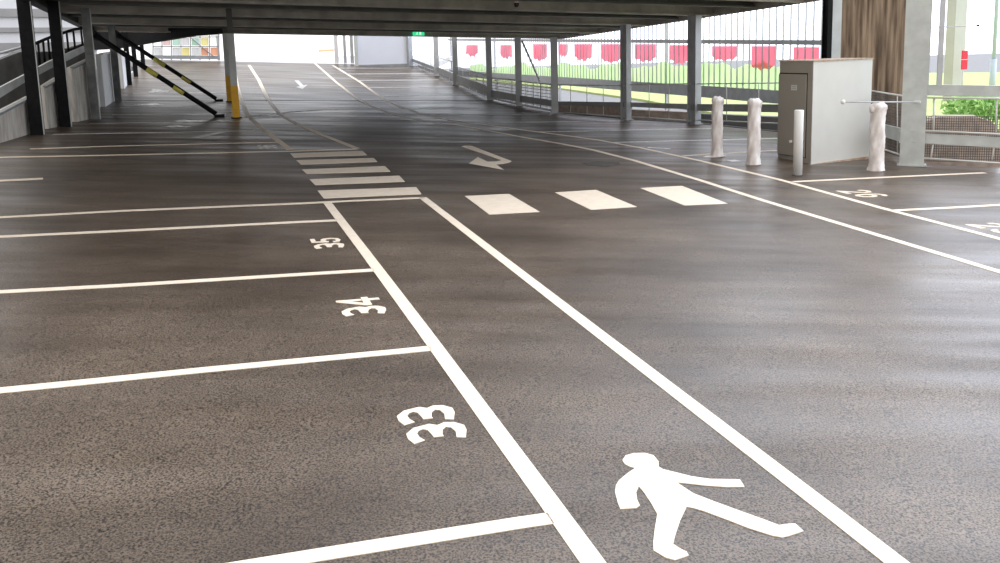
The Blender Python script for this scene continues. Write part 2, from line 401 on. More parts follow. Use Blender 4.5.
# numbers
t3 = [(360+x/6.25, 380+y/6.25) for x, y in [(300, 318), (345, 285), (440, 262), (490, 268), (530, 252), (590, 250), (650, 265), (663, 290), (655, 332), (600, 330), (598, 300), (570, 278), (540, 276), (520, 290), (518, 318), (525, 326), (465, 333), (455, 320), (430, 295), (400, 290), (375, 300), (365, 315), (380, 335), (410, 350), (345, 370), (310, 345)]]
_g = [floor(*p) for p in t3]; _x = [p.dot(UCh) for p in _g]; _y = [-p.dot(UBh) for p in _g]
G3 = [((a-min(_x))/(max(_x)-min(_x)), (b-min(_y))/(max(_y)-min(_y))) for a, b in zip(_x, _y)]
GL = {'3': G3,
      '4': [(.58, 0), (.80, 0), (.80, .24), (1, .24), (1, .40), (.80, .40), (.60, .405), (.30, .405), (.60, .70), (.60, .412), (.80, .412), (.80, 1), (.62, 1), (0, .40), (0, .24), (.58, .24)],
      '5': [(.90, 1), (.15, 1), (.08, .45), (.25, .42), (.35, .50), (.50, .52), (.68, .46), (.74, .32), (.66, .20), (.48, .15), (.30, .18), (.24, .30), (.04, .28), (.12, .08), (.46, 0), (.78, .06), (.94, .32), (.84, .58), (.55, .68), (.30, .64), (.33, .84), (.90, .84)],
      '6': [(.88, .80), (.80, .95), (.5, 1.0), (.18, .9), (.04, .5), (.12, .12), (.48, 0), (.84, .1), (.96, .34), (.82, .6), (.52, .68), (.27, .57), (.29, .46), (.5, .53), (.66, .47), (.74, .33), (.68, .20), (.5, .15), (.34, .20), (.27, .43), (.24, .60), (.30, .78), (.5, .86), (.66, .78)],
      '2': [(.05, .72), (.1, .9), (.5, 1.0), (.9, .88), (.95, .65), (.75, .42), (.40, .18), (.95, .18), (.95, 0), (.03, 0), (.05, .14), (.55, .48), (.74, .68), (.68, .82), (.5, .86), (.32, .82), (.26, .70)]}
def number(s, anchor, h, w, gap, label, m='paint', flip=False):
    base = anchor
    t = thing('bay_number', label, 'road marking', V((base.x, base.y, zf(base.x, base.y))))
    rx, ry = (UCh, -UBh) if not flip else (-UCh, UBh)
    for i, ch in enumerate(s):
        P = []
        for gx, gy in GL[ch]:
            q = base+rx*(i*(w+gap)+gx*w)+ry*(gy*h); P.append(V((q.x, q.y, zf(q.x, q.y))))
        MB().prism(P, Z*.004).build('digit', m, t)
number('33', floor(472, 437), .36, .235, .02, 'painted bay number 33, nearest the camera')
number('34', floor(389, 313.2), .375, .235, .03, 'painted bay number 34, in the middle of the three')
number('35', floor(346, 247.4), .33, .235, .03, 'painted bay number 35, closest to the striped crossing')
number('36', floor(278, 148.2), .38, .25, .035, 'faint painted bay number behind the striped crossing', 'worn')
number('26', floor(835, 191.0), .55, .27, .06, 'worn bay number on the ground below the plastic wrapped bollard', 'paint', flip=True)
number('25', floor(964, 224.5), .5, .27, .06, 'worn bay number at the right edge of the photo', 'paint', flip=True)
# pale floor marks: scuffs, and a wet glare streak put into the colour
scr = [('long pale painted glare streak crossing the walkway by the yellow column', [(243, 117.5), (270, 113.8), (300, 111.2), (333, 109.5)], .16),
       ('second pale line just in front of the long one', [(244, 120), (262, 118), (281, 116)], .12),
       ('short chalky line left of the walkway', [(195, 137.8), (208, 135), (222, 132)], .12),
       ('short pale mark between the walkway lines', [(256, 131.5), (262, 130)], .25),
       ('small pale paint splash between the two foil wrapped bollards', [(729, 161), (738, 160.6)], .12),
       ('pale scuff beside the first right hand bay line', [(648, 147.5), (670, 149)], .10)]
for l, p, w in scr: line(l, p, w*1.5, 'scuff', name='scuff_glare_mark')
# manhole-like patch
one(flat(MB(), [(583, 163), (598, 161.6), (619, 162.5), (621, 165), (606, 166.8), (588, 165.5)], .005), 'drain_cover', 'iron', 'dark drain cover set in the lane near the painted arrow', 'drain cover')
# puddles
def puddle(cx, cy, rx, ry, label):
    P = []
    for i in range(22):
        a = 2*math.pi*i/22; q = 1+.35*math.sin(3*a+cx)+.18*math.sin(7*a+cy)
        P.append((cx+rx*q*math.cos(a), cy+ry*q*math.sin(a)))
    one(flat(MB(), P, .003, G if cy-ry*1.5 > 100 else (floor if cy > 100 else ramp)), 'puddle', 'water', label, 'puddle', group='wet patches on the left')
puddle(190, 121, 20, .9, 'wide thin puddle in front of the foot of the near brace')
puddle(176, 126.5, 12, .8, 'small puddle to the left of the wide one')
puddle(158, 91, 9, 1.6, 'dark puddle by the far left hand columns')
puddle(150, 104.5, 14, .9, 'narrow puddle behind the near brace')
# expansion joint at the foot of the ramp
jt = [G(x, 100.6) for x in (120, 232)]; 
one(MB().ribbon([floor(120, 100.8), floor(300, 100.8), floor(484, 100.8)], .14, .006), 'expansion_joint', 'dark_strip', 'dark joint strip across the floor at the foot of the ramp', 'floor joint')
# shadow along the foot of the fence, put in as a dark strip
for a, b, nm in ((0, 3, 'far'), (3, 6, 'middle'), (6, 8, 'near')):
    one(MB().ribbon([FP[i]+(FO[i]-FP[i]).normalized()*.30 for i in range(a, b+1)], .24, .012), 'fence_shadow_strip', 'dark_strip', 'dark painted shadow strip along the %s part of the right hand fence' % nm, 'shadow strip')
# ------------------------------------------------------------------ ceiling
CN = upn(ray(196, 85).cross(ray(3200, 80)))
_c = FP[7]; CP = V((_c.x, _c.y, _c.z+zat(_c, 15.5)))
def ceil(x, y): return hit(CP, CN, x, y)
def zc(x, y): return CP.z-(CN.x*(x-CP.x)+CN.y*(y-CP.y))/CN.z
E0, E1 = ceil(560, 39.0), ceil(820, 0)
ED = (E1-E0); step = 2.05
el = ED.length; ED.normalize()
A0, A1 = ceil(97, 33), ceil(40, 4.5)
def isect(p, d, a, b):          # in plan: p+t d with line a-b
    e = b-a; den = d.x*e.y-d.y*e.x; t = ((a.x-p.x)*e.y-(a.y-p.y)*e.x)/den; return p+d*t
bd = (ceil(560, 39.5)-ceil(230, 34.2)).normalized()
bd.z = 0; bd.normalize()
NB = 13; left_pts = []; right_pts = []
def Pc(p, dz=0): return V((p.x, p.y, zc(p.x, p.y)+dz))
lastname = ['at the far edge, holding the green sign', 'second from the far edge', 'third from the far edge', 'fourth from the far edge', 'fifth from the far edge', 'sixth from the far edge', 'seventh from the far edge', 'eighth from the far edge', 'ninth from the far edge', 'tenth from the far edge', 'eleventh from the far edge', 'twelfth from the far edge', 'nearest the camera']
BH = .34
for k in range(NB):
    e = E0+ED*(step*k/abs(ED.dot(UCh))*1.0)
    if step*k/abs(ED.dot(UCh)) > el:          # past the corner the unseen roof edge is cut back to admit sky light
        e = isect(e, bd, E1, V((-4, 8, 0)))
    l = isect(e, bd, A0, A1)
    a, b = Pc(l), Pc(e)
    left_pts.append(a); right_pts.append(b)
    mb = MB(); up = CN
    rs = 0.0 if k % 2 == 0 else .06
    mb.bar(a+up*(rs+.025), b+up*(rs+.025), .20, .05, up); mb.bar(a+up*(BH-.012), b+up*(BH-.012), .20, .024, up); mb.bar(a+up*(BH+rs)/2, b+up*(BH+rs)/2, .014, BH-rs-.05, up)
    one(mb, 'ceiling_beam', 'beam' if k % 2 == 0 else 'deck', 'long steel ceiling beam %s' % lastname[k], 'beam', group='steel ceiling beams')  # every second beam darker: the ceiling's light and shade bands put into colour
# deck over the beams: ribbed sheet
dk = MB(); n = 2
a, b, c, d = left_pts[0], right_pts[0], right_pts[-1], left_pts[-1]
ext = (b-c).normalized()*.25
P = [a+ext, b+ext, Pc(E1), c, d]
dk.prism([p+CN*(BH+.002) for p in P], CN*.16)
struct(dk, 'ceiling', 'deck')
# edge channel along the right of the slab
rim = MB(); rim.bar(b+bd*.03+CN*(BH*.5+.09), Pc(E1)+bd*.03+CN*(BH*.5+.09), .05, BH+.20, CN); struct(rim, 'trim_1', 'beam')
# left edge beam
lb = MB(); q0 = a+CN*.0; q1 = d
lb.bar(q0+CN*.12, q1+CN*.12, .03, .34, CN); lb.bar(q0-CN*.04, q1-CN*.04, .22, .03, CN); lb.bar(q0+CN*.28, q1+CN*.28, .22, .03, CN)
one(lb, 'edge_beam', 'steel_dark', 'dark steel edge beam over the left hand columns', 'beam')
# exit sign
s = Wall(right_pts[0], left_pts[0]); c = s.at(418.5, 33.3, -.16)
t = thing('exit_sign', 'small glowing green sign hanging at the far beam', 'sign', c-Z*.08)
MB().box(c, s.d, s.n, Z, .44, .06, .17).build('sign_box', 'exitg', t)
m_ = MB(); cc = c-s.n*.034; dd = s.d if s.d.x > 0 else -s.d
MB().ball(cc+dd*(-.05)+Z*.045, .014, 6, 4).build('figure_head', 'exitw', t); m_.bar(cc+dd*(-.05)+Z*.03, cc+dd*(-.07)-Z*.01, .01, .022, dd); m_.bar(cc+dd*(-.07)-Z*.01, cc+dd*(-.03)-Z*.05, .01, .012, dd); m_.bar(cc+dd*(-.07)-Z*.01, cc+dd*(-.11)-Z*.05, .01, .012, dd)
MB().box(cc+dd*.06, dd, s.n, Z, .06, .008, .10).build('door_mark', 'exitw', t)
m_.build('running_figure', 'exitw', t)
# camera dome
c = ceil(516.5, 4.5); t = thing('ceiling_dome', 'small dark dome fixture under the ceiling near the top centre', 'ceiling fixture', c)
MB().tube([c+Z*.16, c+Z*.02], .05, 12).build('mount', 'ppink', t); MB().ball(c, .062, 12, 8).build('dome', 'lens', t)
# ------------------------------------------------------------------ right hand fence columns
def column(px, base_y, top_y, w, d, label, m='steel', pts=None, ux=None, base=None, plate=True, ztop=None, group='steel columns of the right hand fence'):
    p = base or G(px, base_y)
    ux = ux or UBh; uy = V((-ux.y, ux.x, 0))
    h = ztop-p.z if ztop is not None else zat(p, top_y)
    t = thing('steel_column', label, 'column', p, group)
    MB().hsec(p, p.z-.02, p.z+h, w, d, .018, ux, uy).build('post', m, t)
    if plate:
        mb = MB(); mb.box(p+Z*.012, ux, uy, Z, w+.08, d+.08, .024); mb.build('base_plate', m, t)
    return t
NC = [(411.5, 66, 'farthest, beside the blue white enclosure'), (437, 76, 'second from the far end'), (456, 85, 'third from the far end'), (490, 99.9, 'just before the foot of the ramp'), (519, 106, 'with a thin diagonal stay beside it'), (555, 113, 'doubled by a dark edge, right of the diagonal stay')]
for x, y, l in NC:
    w = .2 if x > 430 else .14
    column(x, y, 37, w, .2, 'grey steel fence column, '+l, 'steel', ux=V((1, 0, 0)))
column(626, 120, 24.5, .19, .24, 'grey steel column under the sloping slab edge, left of the pair', 'steel', ux=(UBh*.9+UCh*.3).normalized())
column(694, 124, 15, .24, .28, 'tallest grey steel column behind the foil wrapped bollards', 'steel', ux=(UBh*.9+UCh*.3).normalized())
p911 = G(911.5, 165.5)
u9 = ray(913, 100); u9.z = 0; u9.normalize(); u9 = V((u9.y, -u9.x, 0))
t = column(911.5, 165.5, 0, .42, .20, 'broad pale grey column right of the concrete pillar', 'steel_pale', ux=u9, base=p911, ztop=4.6)
for yy in (131, 142):
    for dx in (-9.5, 5):
        w_ = Wall(p911, p911+u9); q = w_.at(909+dx, yy, -.105)
        MB().tube([q, q-w_.n*.03], .016, 6).build('bolt', 'steel', t)
# dark column behind cabinet
pb = floor(824, 137)
column(824, 137, 0, .13, .2, 'black steel column behind the grey cabinet', 'black', base=pb, ux=UBh, ztop=4.6, plate=True, group=None)
pg = floor(835, 136)
one(MB().box(V((pg.x, pg.y, 2.2))+UCh*.1, UBh, UCh, Z, .34, .08, 4.8), 'cladding_strip', 'steel', 'grey vertical strip between the black column and the concrete pillar', 'cladding', base=V((pg.x, pg.y, pg.z)))
# concrete pillar
pc = floor(871, 147); ru = ray(871, 60); ru.z = 0; ru.normalize(); UBp = V((ru.y, -ru.x, 0)); UCp = ru
mb = MB()
n = 26; ww, dd_ = 1.36, .9
prof = []
for i in range(n):
    x = -ww/2+ww*i/(n-1); prof.append((x, -dd_/2+(.012 if i % 2 else 0)))
prof += [(ww/2, dd_/2), (-ww/2, dd_/2)]
mb.prism([V((pc.x, pc.y, pc.z-.5))+UBp*x+UCp*(y+.35) for x, y in prof], Z*5.3)
one(mb, 'concrete_pillar', 'boardc', 'wide brown board marked concrete pillar behind the cabinet', 'pillar')
# ------------------------------------------------------------------ fence barriers between the columns
def span(a, b, ys, label, uprights, kerb=None, mesh=None, group='guard rails along the right hand fence', extra=None, step_in=.12):
    w = Wall(a, b); xa, xb = proj(a)[0], proj(b)[0]
    t = thing('guard_rail', label, 'guard rail', (a+b)/2-Z*0, group)
    def Q(f, y0, y1, off=.0):
        x = xa+(xb-xa)*f; return w.at(x, y0+(y1-y0)*f, off)
    for kind, (ya0, yb0), (ya1, yb1) in ys:     # (y at a, y at b) top then bottom
        p = [Q(.01, ya0, yb0), Q(.99, ya0, yb0), Q(.99, ya1, yb1), Q(.01, ya1, yb1)]
        if kind == 'plate':
            mb = MB(); mb.prism(p, w.n*.02)
            # rolled lips
            mb.bar(p[0]+w.n*.02, p[1]+w.n*.02, .06, .012); mb.bar(p[3]+w.n*.02, p[2]+w.n*.02, .06, .012)
            mb.build('rail_plate', 'rail', t)
        elif kind == 'plate_pale':
            mb = MB(); mb.prism(p, w.n*.02); mb.bar(p[0]+w.n*.02, p[1]+w.n*.02, .06, .012); mb.bar(p[3]+w.n*.02, p[2]+w.n*.02, .06, .012)
            mb.build('rail_plate', 'steel_pale', t)
        else:
            r = .017
            MB().tube([(p[0]+p[3])/2, (p[1]+p[2])/2], r, 8).build('hand_rail' if kind == 'pipe' else 'toe_rail', 'pipe', t)
    (ta, tb), (ba, bb) = uprights[0]; 
    for f in uprights[1]:
        MB().tube([Q(f, ta, tb, .03), Q(f, ba, bb, .03)], .011, 6).build('upright', 'pipe', t)
    if mesh:
        (ma, mb_), (na, nb), wm, pitch = mesh
        p0, p1, p2, p3 = Q(.01, ma, mb_, .05), Q(.99, ma, mb_, .05), Q(.99, na, nb, .05), Q(.01, na, nb, .05)
        L = (p1-p0).length; Hh = (p0-p3).length; g_ = MB(); nx = max(3, int(L/pitch)); nz = max(2, int(Hh/pitch))
        for i in range(nx+1): g_.bar(p0.lerp(p1, i/nx), p3.lerp(p2, i/nx), wm[1], wm[1], w.n)
        for i in range(nz+1): g_.bar(p0.lerp(p3, i/nz), p1.lerp(p2, i/nz), wm[1], wm[1], w.n)
        g_.build('wire_mesh', wm[0], t)
    return w
mw = ('gwire', .014)
# (a, b, top rail ys, plate top ys, plate bottom ys)
span(FP[0], FP[1], [('plate', (58.5, 68), (61, 71)), ('pipe', (50, 54), (50.5, 55))], 'farthest guard rail span, next to the blue white enclosure', (((50, 54), (65, 75)), [.25, .5, .75]), mesh=((60, 68), (65.5, 75.5), mw, .13))
span(FP[1], FP[2], [('plate', (67, 74.5), (72, 80)), ('pipe', (57, 62), (57.5, 62.5))], 'guard rail span second from the far end', (((57, 62), (75, 84)), [.33, .66]), mesh=((68, 75), (75.5, 84), mw, .12))
span(FP[2], FP[3], [('plate', (75, 87), (82, 95)), ('pipe', (66, 76), (66.7, 76.8))], 'guard rail span third from the far end', (((66, 76), (84, 98)), [.2, .4, .6, .8]), mesh=((66, 76), (84.5, 99), mw, .11))
span(FP[3], FP[4], [('plate', (90, 95), (97, 101.5)), ('pipe', (77, 80), (77.6, 80.8))], 'guard rail span crossing the foot of the ramp', (((77, 80), (98, 104)), [.25, .5, .75]), mesh=((77, 80), (98.5, 105), mw, .09))
span(FP[4], FP[5], [('plate', (95.5, 101), (101.5, 107)), ('pipe', (81, 84.5), (81.6, 85.2))], 'guard rail span under the thin diagonal stay', (((81, 84.5), (104, 110)), [.2, .4, .6, .8]), mesh=((81, 84.5), (105, 111.5), mw, .09))
span(FP[5], FP[6], [('plate', (101.5, 102.5), (105, 106.5)), ('pipe', (84.5, 85.3), (85.2, 86)), ('toe', (111.5, 116.5), (112, 117))], 'guard rail span in front of the brown kerb, left of the tall columns', (((85, 85.5), (112, 117)), [.22, .45, .68]))
span(FP[6], FP[7], [('plate', (102.5, 104.2), (106.5, 109.3)), ('pipe', (84.2, 83.3), (85, 84.1)), ('toe', (116, 120.5), (116.6, 121.1))], 'guard rail span between the two tall grey columns', (((84.6, 83.7), (117, 121)), [.35, .65]))
wB = span(FP[7], FP[8], [('plate', (104.2, 104.8), (110.5, 113)), ('pipe', (83.5, 81.8), (84.4, 82.9)), ('toe', (119.5, 124.5), (120.3, 125.5))], 'guard rail span behind the foil wrapped bollards, ending at the cabinet', (((84, 82.3), (120, 126)), [.27, .52, .78]))
span(FP[8], FP[9], [('plate_pale', (110, 131), (117, 144.5)), ('pipe', (82, 96.5), (83, 98)), ('toe', (128, 157.5), (129, 159))], 'guard rail span with dark wire mesh between cabinet and pale column', (((82.5, 97), (129, 159)), [.5, .85]), mesh=((84, 98), (131, 160), ('wire', .010), .055))
# span right of the pale column
wR = Wall(FP[9], FP[10])
nx_ = FP[10]+(FP[10]-FP[9]).normalized()*2.2
xe, = (proj(nx_)[0],)
def ex(y0, y1):  # extrapolate from x=925..1000 to the span ends
    xa = proj(FP[9])[0]; s_ = (y1-y0)/75.0
    return (y0+s_*(xa-925), y0+s_*(xe-925))
t = thing('guard_rail', 'guard rail with dark wire mesh right of the pale column', 'guard rail', (FP[9]+nx_)/2)
def RQ(x, y, off=0): return wR.at(x, y, off)
def rail_px(y0, y1, h0, h1, m, nm, depth=.02, off=0):
    p = [RQ(921, y0-(y1-y0)*4/75, off), RQ(1060, y1+(y1-y0)*60/75, off), RQ(1060, y1+h1+(y1+h1-y0-h0)*60/75, off), RQ(921, y0+h0, off)]
    mb = MB(); mb.prism(p, wR.n*depth); mb.bar(p[0]+wR.n*depth, p[1]+wR.n*depth, depth*2, .012); mb.bar(p[3]+wR.n*depth, p[2]+wR.n*depth, depth*2, .012)
    return mb.build(nm, m, t)
rail_px(85, 86, 10, 10.5, 'steel_pale', 'top_beam', .05)
rail_px(134, 138, 9, 9.5, 'steel_pale', 'rail_plate', .03)
for y0, y1, nm in ((97.5, 98.5, 'hand_rail'), (130.5, 134, 'middle_rail'), (158, 163, 'toe_rail')):
    MB().tube([RQ(921, y0, -.02), RQ(1060, y1+(y1-y0)*.8, -.02)], .018, 8).build(nm, 'pipe', t)
for x in (934, 996.5): MB().tube([RQ(x, 98, .02), RQ(x-.5, 132, .02)], .018, 8).build('upright', 'pipe', t)
for x in (933, 994.5): MB().tube([RQ(x, 144.5, .03), RQ(x-2.5, 160, .03)], .014, 6).build('strut', 'pipe', t)
g_ = MB()
for i in range(62):
    q0 = RQ(922+i*2.3, 116, .07); q1 = RQ(922+i*2.3-1.2, 161, .07); q1 = V((q0.x, q0.y, q1.z)); g_.bar(q0, q1, .010, .010, wR.n)
for i in range(19):
    y = 116+i*2.5; g_.bar(RQ(922, y, .07), RQ(1062, y+1.5, .07), .010, .010, wR.n)
g_.build('wire_mesh', 'wire', t)
# window-like mullions right of column
for x0, x1, wd, l in ((929, 926.5, .06, 'grey vertical profile against the pale column'), (944.5, 939, .085, 'slim grey mullion standing on the top beam of the rail')):
    q0 = RQ(x0, 0, .03); q1 = RQ(x1, 86, .03); mb = MB()
    b0 = V((q1.x, q1.y, q1.z)); mb.box(V((q1.x, q1.y, (q1.z+3.6)/2)), wR.d, wR.n, Z, wd, .08, 3.6-q1.z)
    one(mb, 'mullion', 'steel', l, 'mullion', base=b0)
# thin diagonal stay
w5 = Wall(FP[4], FP[5])
one(MB().tube([w5.at(522, 41, -.05), w5.at(541, 84, -.05)], .03, 8), 'diagonal_stay', 'white', 'thin pale diagonal stay between two far fence columns', 'brace')
# brown kerb outside the fence
for i, l in ((5, 'left'), (6, 'middle'), (7, 'right')):
    a, b = FP[i], FP[i+1]; w = Wall(a, b); o = w.n*.75
    xa, xb = proj(a)[0], proj(b)[0]
    tp = {5: (104.5, 106.5), 6: (109.5, 112.5), 7: (113.5, 119)}[i]
    P = [w.at(xa, tp[0], .75), w.at(xb, tp[1], .75)]
    P += [V((P[1].x, P[1].y, -.6)), V((P[0].x, P[0].y, -.6))]
    one(MB().prism(P, w.n*.3), 'concrete_kerb', 'kerbc' if i < 7 else 'paving', '%s length of low kerb wall outside the right hand fence' % l, 'kerb', group='kerb walls outside the fence')
# concrete block with rounded top outside, right edge
q = RQ(956, 150, 1.6); mb = MB()
xs = [(-.75, -.9), (-.75, .28), (-.58, .52), (-.35, .62), (.35, .62), (.62, .52), (.80, .28), (.80, -.9)]
q.z = RQ(956, 117, 1.6).z-.62
mb.prism([q+wR.d*x+Z*z for x, z in xs], wR.n*.6)
one(mb, 'concrete_block', 'kerbc', 'brown round topped concrete block behind the right wire mesh', 'block')
# rod with ball end in front of the pale column
q1 = Wall(p911, p911+UBh).at(920, 102, -.2); q0 = Wall(p911, p911+UBh).at(843, 102, -.55)
t = thing('barrier_rod', 'thin horizontal rod with a white ball end before the cabinet', 'rod', q1)
MB().tube([q0, q1], .014, 8).build('rod', 'steel', t); MB().ball(q0, .042, 12, 8).build('ball_end', 'white', t)
MB().bar(q1, q1+UCh*.12, .04, .04).build('bracket', 'white', t)
# ------------------------------------------------------------------ bollards
def bollard(px, by, ty, r, label, wrapped, m='white'):
    p = floor(px, by); h = zat(p, ty)
    t = thing('bollard', label, 'bollard', p, 'bollards around the cabinet')
    if not wrapped:
        MB().tube([p, p+Z*(h-.012), p+Z*h], [r, r, r*.93], 24).build('tube', 'white', t)
        MB().tube([p, p+Z*.012], r*1.12, 20).build('foot_ring', 'steel_dark', t)
        return
    MB().tube([p, p+Z*(h-.03)], r*.86, 16).build('tube', 'steel', t)
    n, m_ = 30, 26; vs = []
    for i in range(m_+1):
        f = i/m_; 
        for j in range(n):
            a = 2*math.pi*j/n
            rr = r*(1.0+.035*math.sin(3*a+9*f)+.045*math.sin(7*a-17*f)+random.uniform(-.05, .05))
            if f < .08: rr *= 1.22-2.2*f
            if f > .90: rr *= 1.12
            if f > .985: rr *= .6
            vs.append(p+V((rr*math.cos(a), rr*math.sin(a), .004+h*f+(random.uniform(-.02, .02) if f > .9 else 0))))
    vs.append(p+Z*h*1.0)
    fs = [(i*n+j, i*n+(j+1) % n, (i+1)*n+(j+1) % n, (i+1)*n+j) for i in range(m_) for j in range(n)]
    fs += [(m_*n+j, m_*n+(j+1) % n, len(vs)-1) for j in range(n)]
    MB().add(vs, fs, True).build('plastic_wrap', 'wrap', t)
    if wrapped == 2:
        MB().ball(p+Z*(h-.10)-UBh*(r*1.1), .05, 10, 7, (1, 1, 1.4), .15).build('wrap_knot', 'wrap', t)
    if wrapped == 1:
        MB().prism([p+UBh*x+UCh*y+Z*.004 for x, y in ((-.34, -.05), (-.1, -.14), (.14, -.1), (.16, .08), (-.2, .07))], Z*.02).build('loose_wrap_end', 'wrap', t)
bollard(717, 156.5, 97, .105, 'wrapped bollard farthest left with its wrap spreading at the foot', 1)
bollard(753.5, 164.5, 99, .115, 'wrapped bollard in the middle, between left bollard and steel bollard', 3)
bollard(797.5, 175.5, 110, .078, 'plain white steel tube bollard in front of the cabinet', 0)
bollard(876, 170.5, 103, .125, 'bollard in white plastic wrap with a knot, right of the cabinet', 2)
# ------------------------------------------------------------------ cabinet
c0, cL, cR = floor(811, 164), floor(778.5, 157.5), floor(869, 158.5)
h = (zat(c0, 57.5))
dl = V((cL.x-c0.x, cL.y-c0.y, 0)); dr = V((cR.x-c0.x, cR.y-c0.y, 0))
bz = min(c0.z, cR.z, cL.z)
t = thing('utility_cabinet', 'large grey metal cabinet with a door, standing behind the bollards', 'cabinet', V((c0.x, c0.y, bz))+(dl+dr)/2)
b0 = V((c0.x, c0.y, bz)); 
dr_n, dl_n = dr.normalized(), dl.normalized()
P = [b0, b0+dr, b0+dr+dl, b0+dl]
pl = MB(); pl.prism([b0-dr_n*.05-dl_n*.05, b0+dr+dr_n*.05-dl_n*.05, b0+dr+dl+dr_n*.05+dl_n*.05, b0+dl-dr_n*.05+dl_n*.30], Z*.05)
pl.build('plinth', 'rust', t)
body = MB(); body.prism([p+Z*.05 for p in P], Z*(h-.05-.025)); body.build('body', 'cab_lit', t)
ro = MB(); ro.prism([b0-dr_n*.02-dl_n*.02+Z*(h-.025), b0+dr+dr_n*.02-dl_n*.02+Z*(h-.025), b0+dr+dl+dr_n*.02+dl_n*.02+Z*(h-.025), b0+dl-dr_n*.02+dl_n*.02+Z*(h-.025)], Z*.02)
ro.build('roof_panel', 'rust', t)
# left-facing front, shade put into its darker grey: surround panel and door
nf = -dr_n if abs(dr_n.dot(dl_n)) < .2 else (Z.cross(dl_n)).normalized()
nf = (Z.cross(dl_n)).normalized()
if nf.dot(dr_n) > 0: nf = -nf
LL = dl.length
fr = MB(); fr.prism([b0+Z*.05, b0+dl+Z*.05, b0+dl+Z*(h-.025), b0+Z*(h-.025)], nf*.012); fr.build('front_panel', 'cab_shaded', t)
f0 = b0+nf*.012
dg = MB(); dg.prism([f0+dl_n*LL*.145+Z*.145, f0+dl_n*LL*.995+Z*.145, f0+dl_n*LL*.995+Z*(h-.24), f0+dl_n*LL*.145+Z*(h-.24)], nf*.006); dg.build('door_gap_shade', 'black', t)  # black frame stands in for the shade in the gap round the door
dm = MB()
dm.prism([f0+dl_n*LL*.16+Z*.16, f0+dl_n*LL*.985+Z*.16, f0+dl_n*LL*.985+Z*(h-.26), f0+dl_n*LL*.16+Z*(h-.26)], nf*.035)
do = dm.build('door', 'cab_shaded', t)
f1 = f0+nf*.035
hd = MB(); hd.box(f1+dl_n*LL*.30+Z*(h*.50)+nf*.02, dl_n, nf, Z, .025, .04, .14); 
ob = hd.build('handle', 'black', do)
lk = MB(); lk.tube([f1+dl_n*LL*.55+Z*(h*.22), f1+dl_n*LL*.55+Z*(h*.22)+nf*.03], .03, 10); lk.build('lock', 'white', do)
pp = MB(); pp.box(f1+dl_n*LL*.50+Z*(h*.74)+nf*.004, dl_n, nf, Z, .15, .008, .10); pp.build('name_plate', 'tag', do)
pm = MB()
for ri in range(2):
    for ci in range(4): pm.box(f1+dl_n*(LL*.50-.045+ci*.03)+Z*(h*.74+.018-ri*.036)+nf*.010, dl_n, nf, Z, .018, .004, .014)
pm.build('plate_text', 'cab_shaded', do)
# ------------------------------------------------------------------ slatted screen outside
bot = [(548, 74), (600, 79), (660, 85.5), (760, 93), (830, 100)]
def at_h(px, py, z):
    r = ray(px, py); return C+r*((z-C.z)/r.z)
sB0, sB1 = at_h(556, 78.5, .86), at_h(830, 97, .86)
ws = Wall(V((sB0.x, sB0.y, 0)), V((sB1.x, sB1.y, 0)))
t = thing('slatted_screen', 'tall see-through screen of thin vertical slats with red and green painting', 'screen', V(((sB0.x+sB1.x)/2, (sB0.y+sB1.y)/2, -.6)))
a, b = sB0-ws.d*0, sB1
far_ = sB0+(sB0-sB1).normalized()*22; near_ = sB1+(sB1-sB0).normalized()*1.5
Lt = (near_-far_).length; dn = (near_-far_).normalized()
def SB(f, z): q = far_+dn*(Lt*f); return V((q.x, q.y, z))
mb = MB(); mb.prism([SB(0, .57), SB(1, .57), SB(1, .94), SB(0, .94)], ws.n*.12); mb.build('bottom_beam', 'rail', t)
P = [at_h(470, 79, -.5), at_h(560, 88, -.5), at_h(640, 99, -.5), at_h(700, 110, -.5), near_+ws.n*1.2, near_+ws.n*1.2+dn*30, V((60, 56, 0)), V((30, 75, 0)), at_h(470, 68, -.5)]
lw = MB().prism([V((p.x, p.y, -.595)) for p in P], Z*.1).build('lawn', 'grass'); tag(lw, 'bright green grass outside beyond the slatted screen', 'lawn')
# top rail
z0t = ws.at(556, 40.5).z; z1t = ws.at(825, 42.8).z
dslope = (z1t-z0t)/((sB1-sB0).length)
def zt(q): return z0t+dslope*((q-sB0).dot(dn))
q0, q1 = SB(0, 0), SB(1, 0)
mb = MB(); mb.bar(V((far_.x, far_.y, zt(far_))), V((near_.x, near_.y, zt(near_))), .06, .13); mb.build('middle_rail', 'rail', t)
mb = MB(); nsl = int(Lt/.34)
for i in range(nsl):
    q = far_+dn*(i*.34+.1)+ws.n*.10
    mb.box(V((q.x, q.y, 2.3)), dn, ws.n, Z, .045, .035, 2.8)
mb.build('slats', 'slat', t)
for f in (0, .25, .5, .75, .999):
    q = SB(f, 0)+ws.n*.2; mb = MB(); mb.box(V((q.x, q.y, 1.55)), dn, ws.n, Z, .09, .09, 4.3); mb.build('post', 'steel', t)
blobs = [(472, 45, 58, 5), (506, 45, 60, 5), (540, 44, 62, 6), (563, 44, 58, 4), (583, 44, 62, 7), (611, 44, 64, 8), (645, 44, 63, 9), (680, 45, 65, 8.5), (724, 46, 62, 10.5), (763, 46, 71, 10), (806, 47, 66, 11)]
for i, (x, y0, y1, r) in enumerate(blobs):
    P = []; r *= 1.15
    for j in range(14):
        f = j/13; P.append((x-r+2*r*f, y1-abs(math.sin(f*9+i))*2.5-((f-.5)**2)*14))
    P = [(x-r, y0), ] + P + [(x+r, y0)]
    MB().prism([ws.at(px, py, .16) for px, py in P], ws.n*.02).build('red_patch', 'red', t)
gp = []
xs = list(range(470, 836, 6))
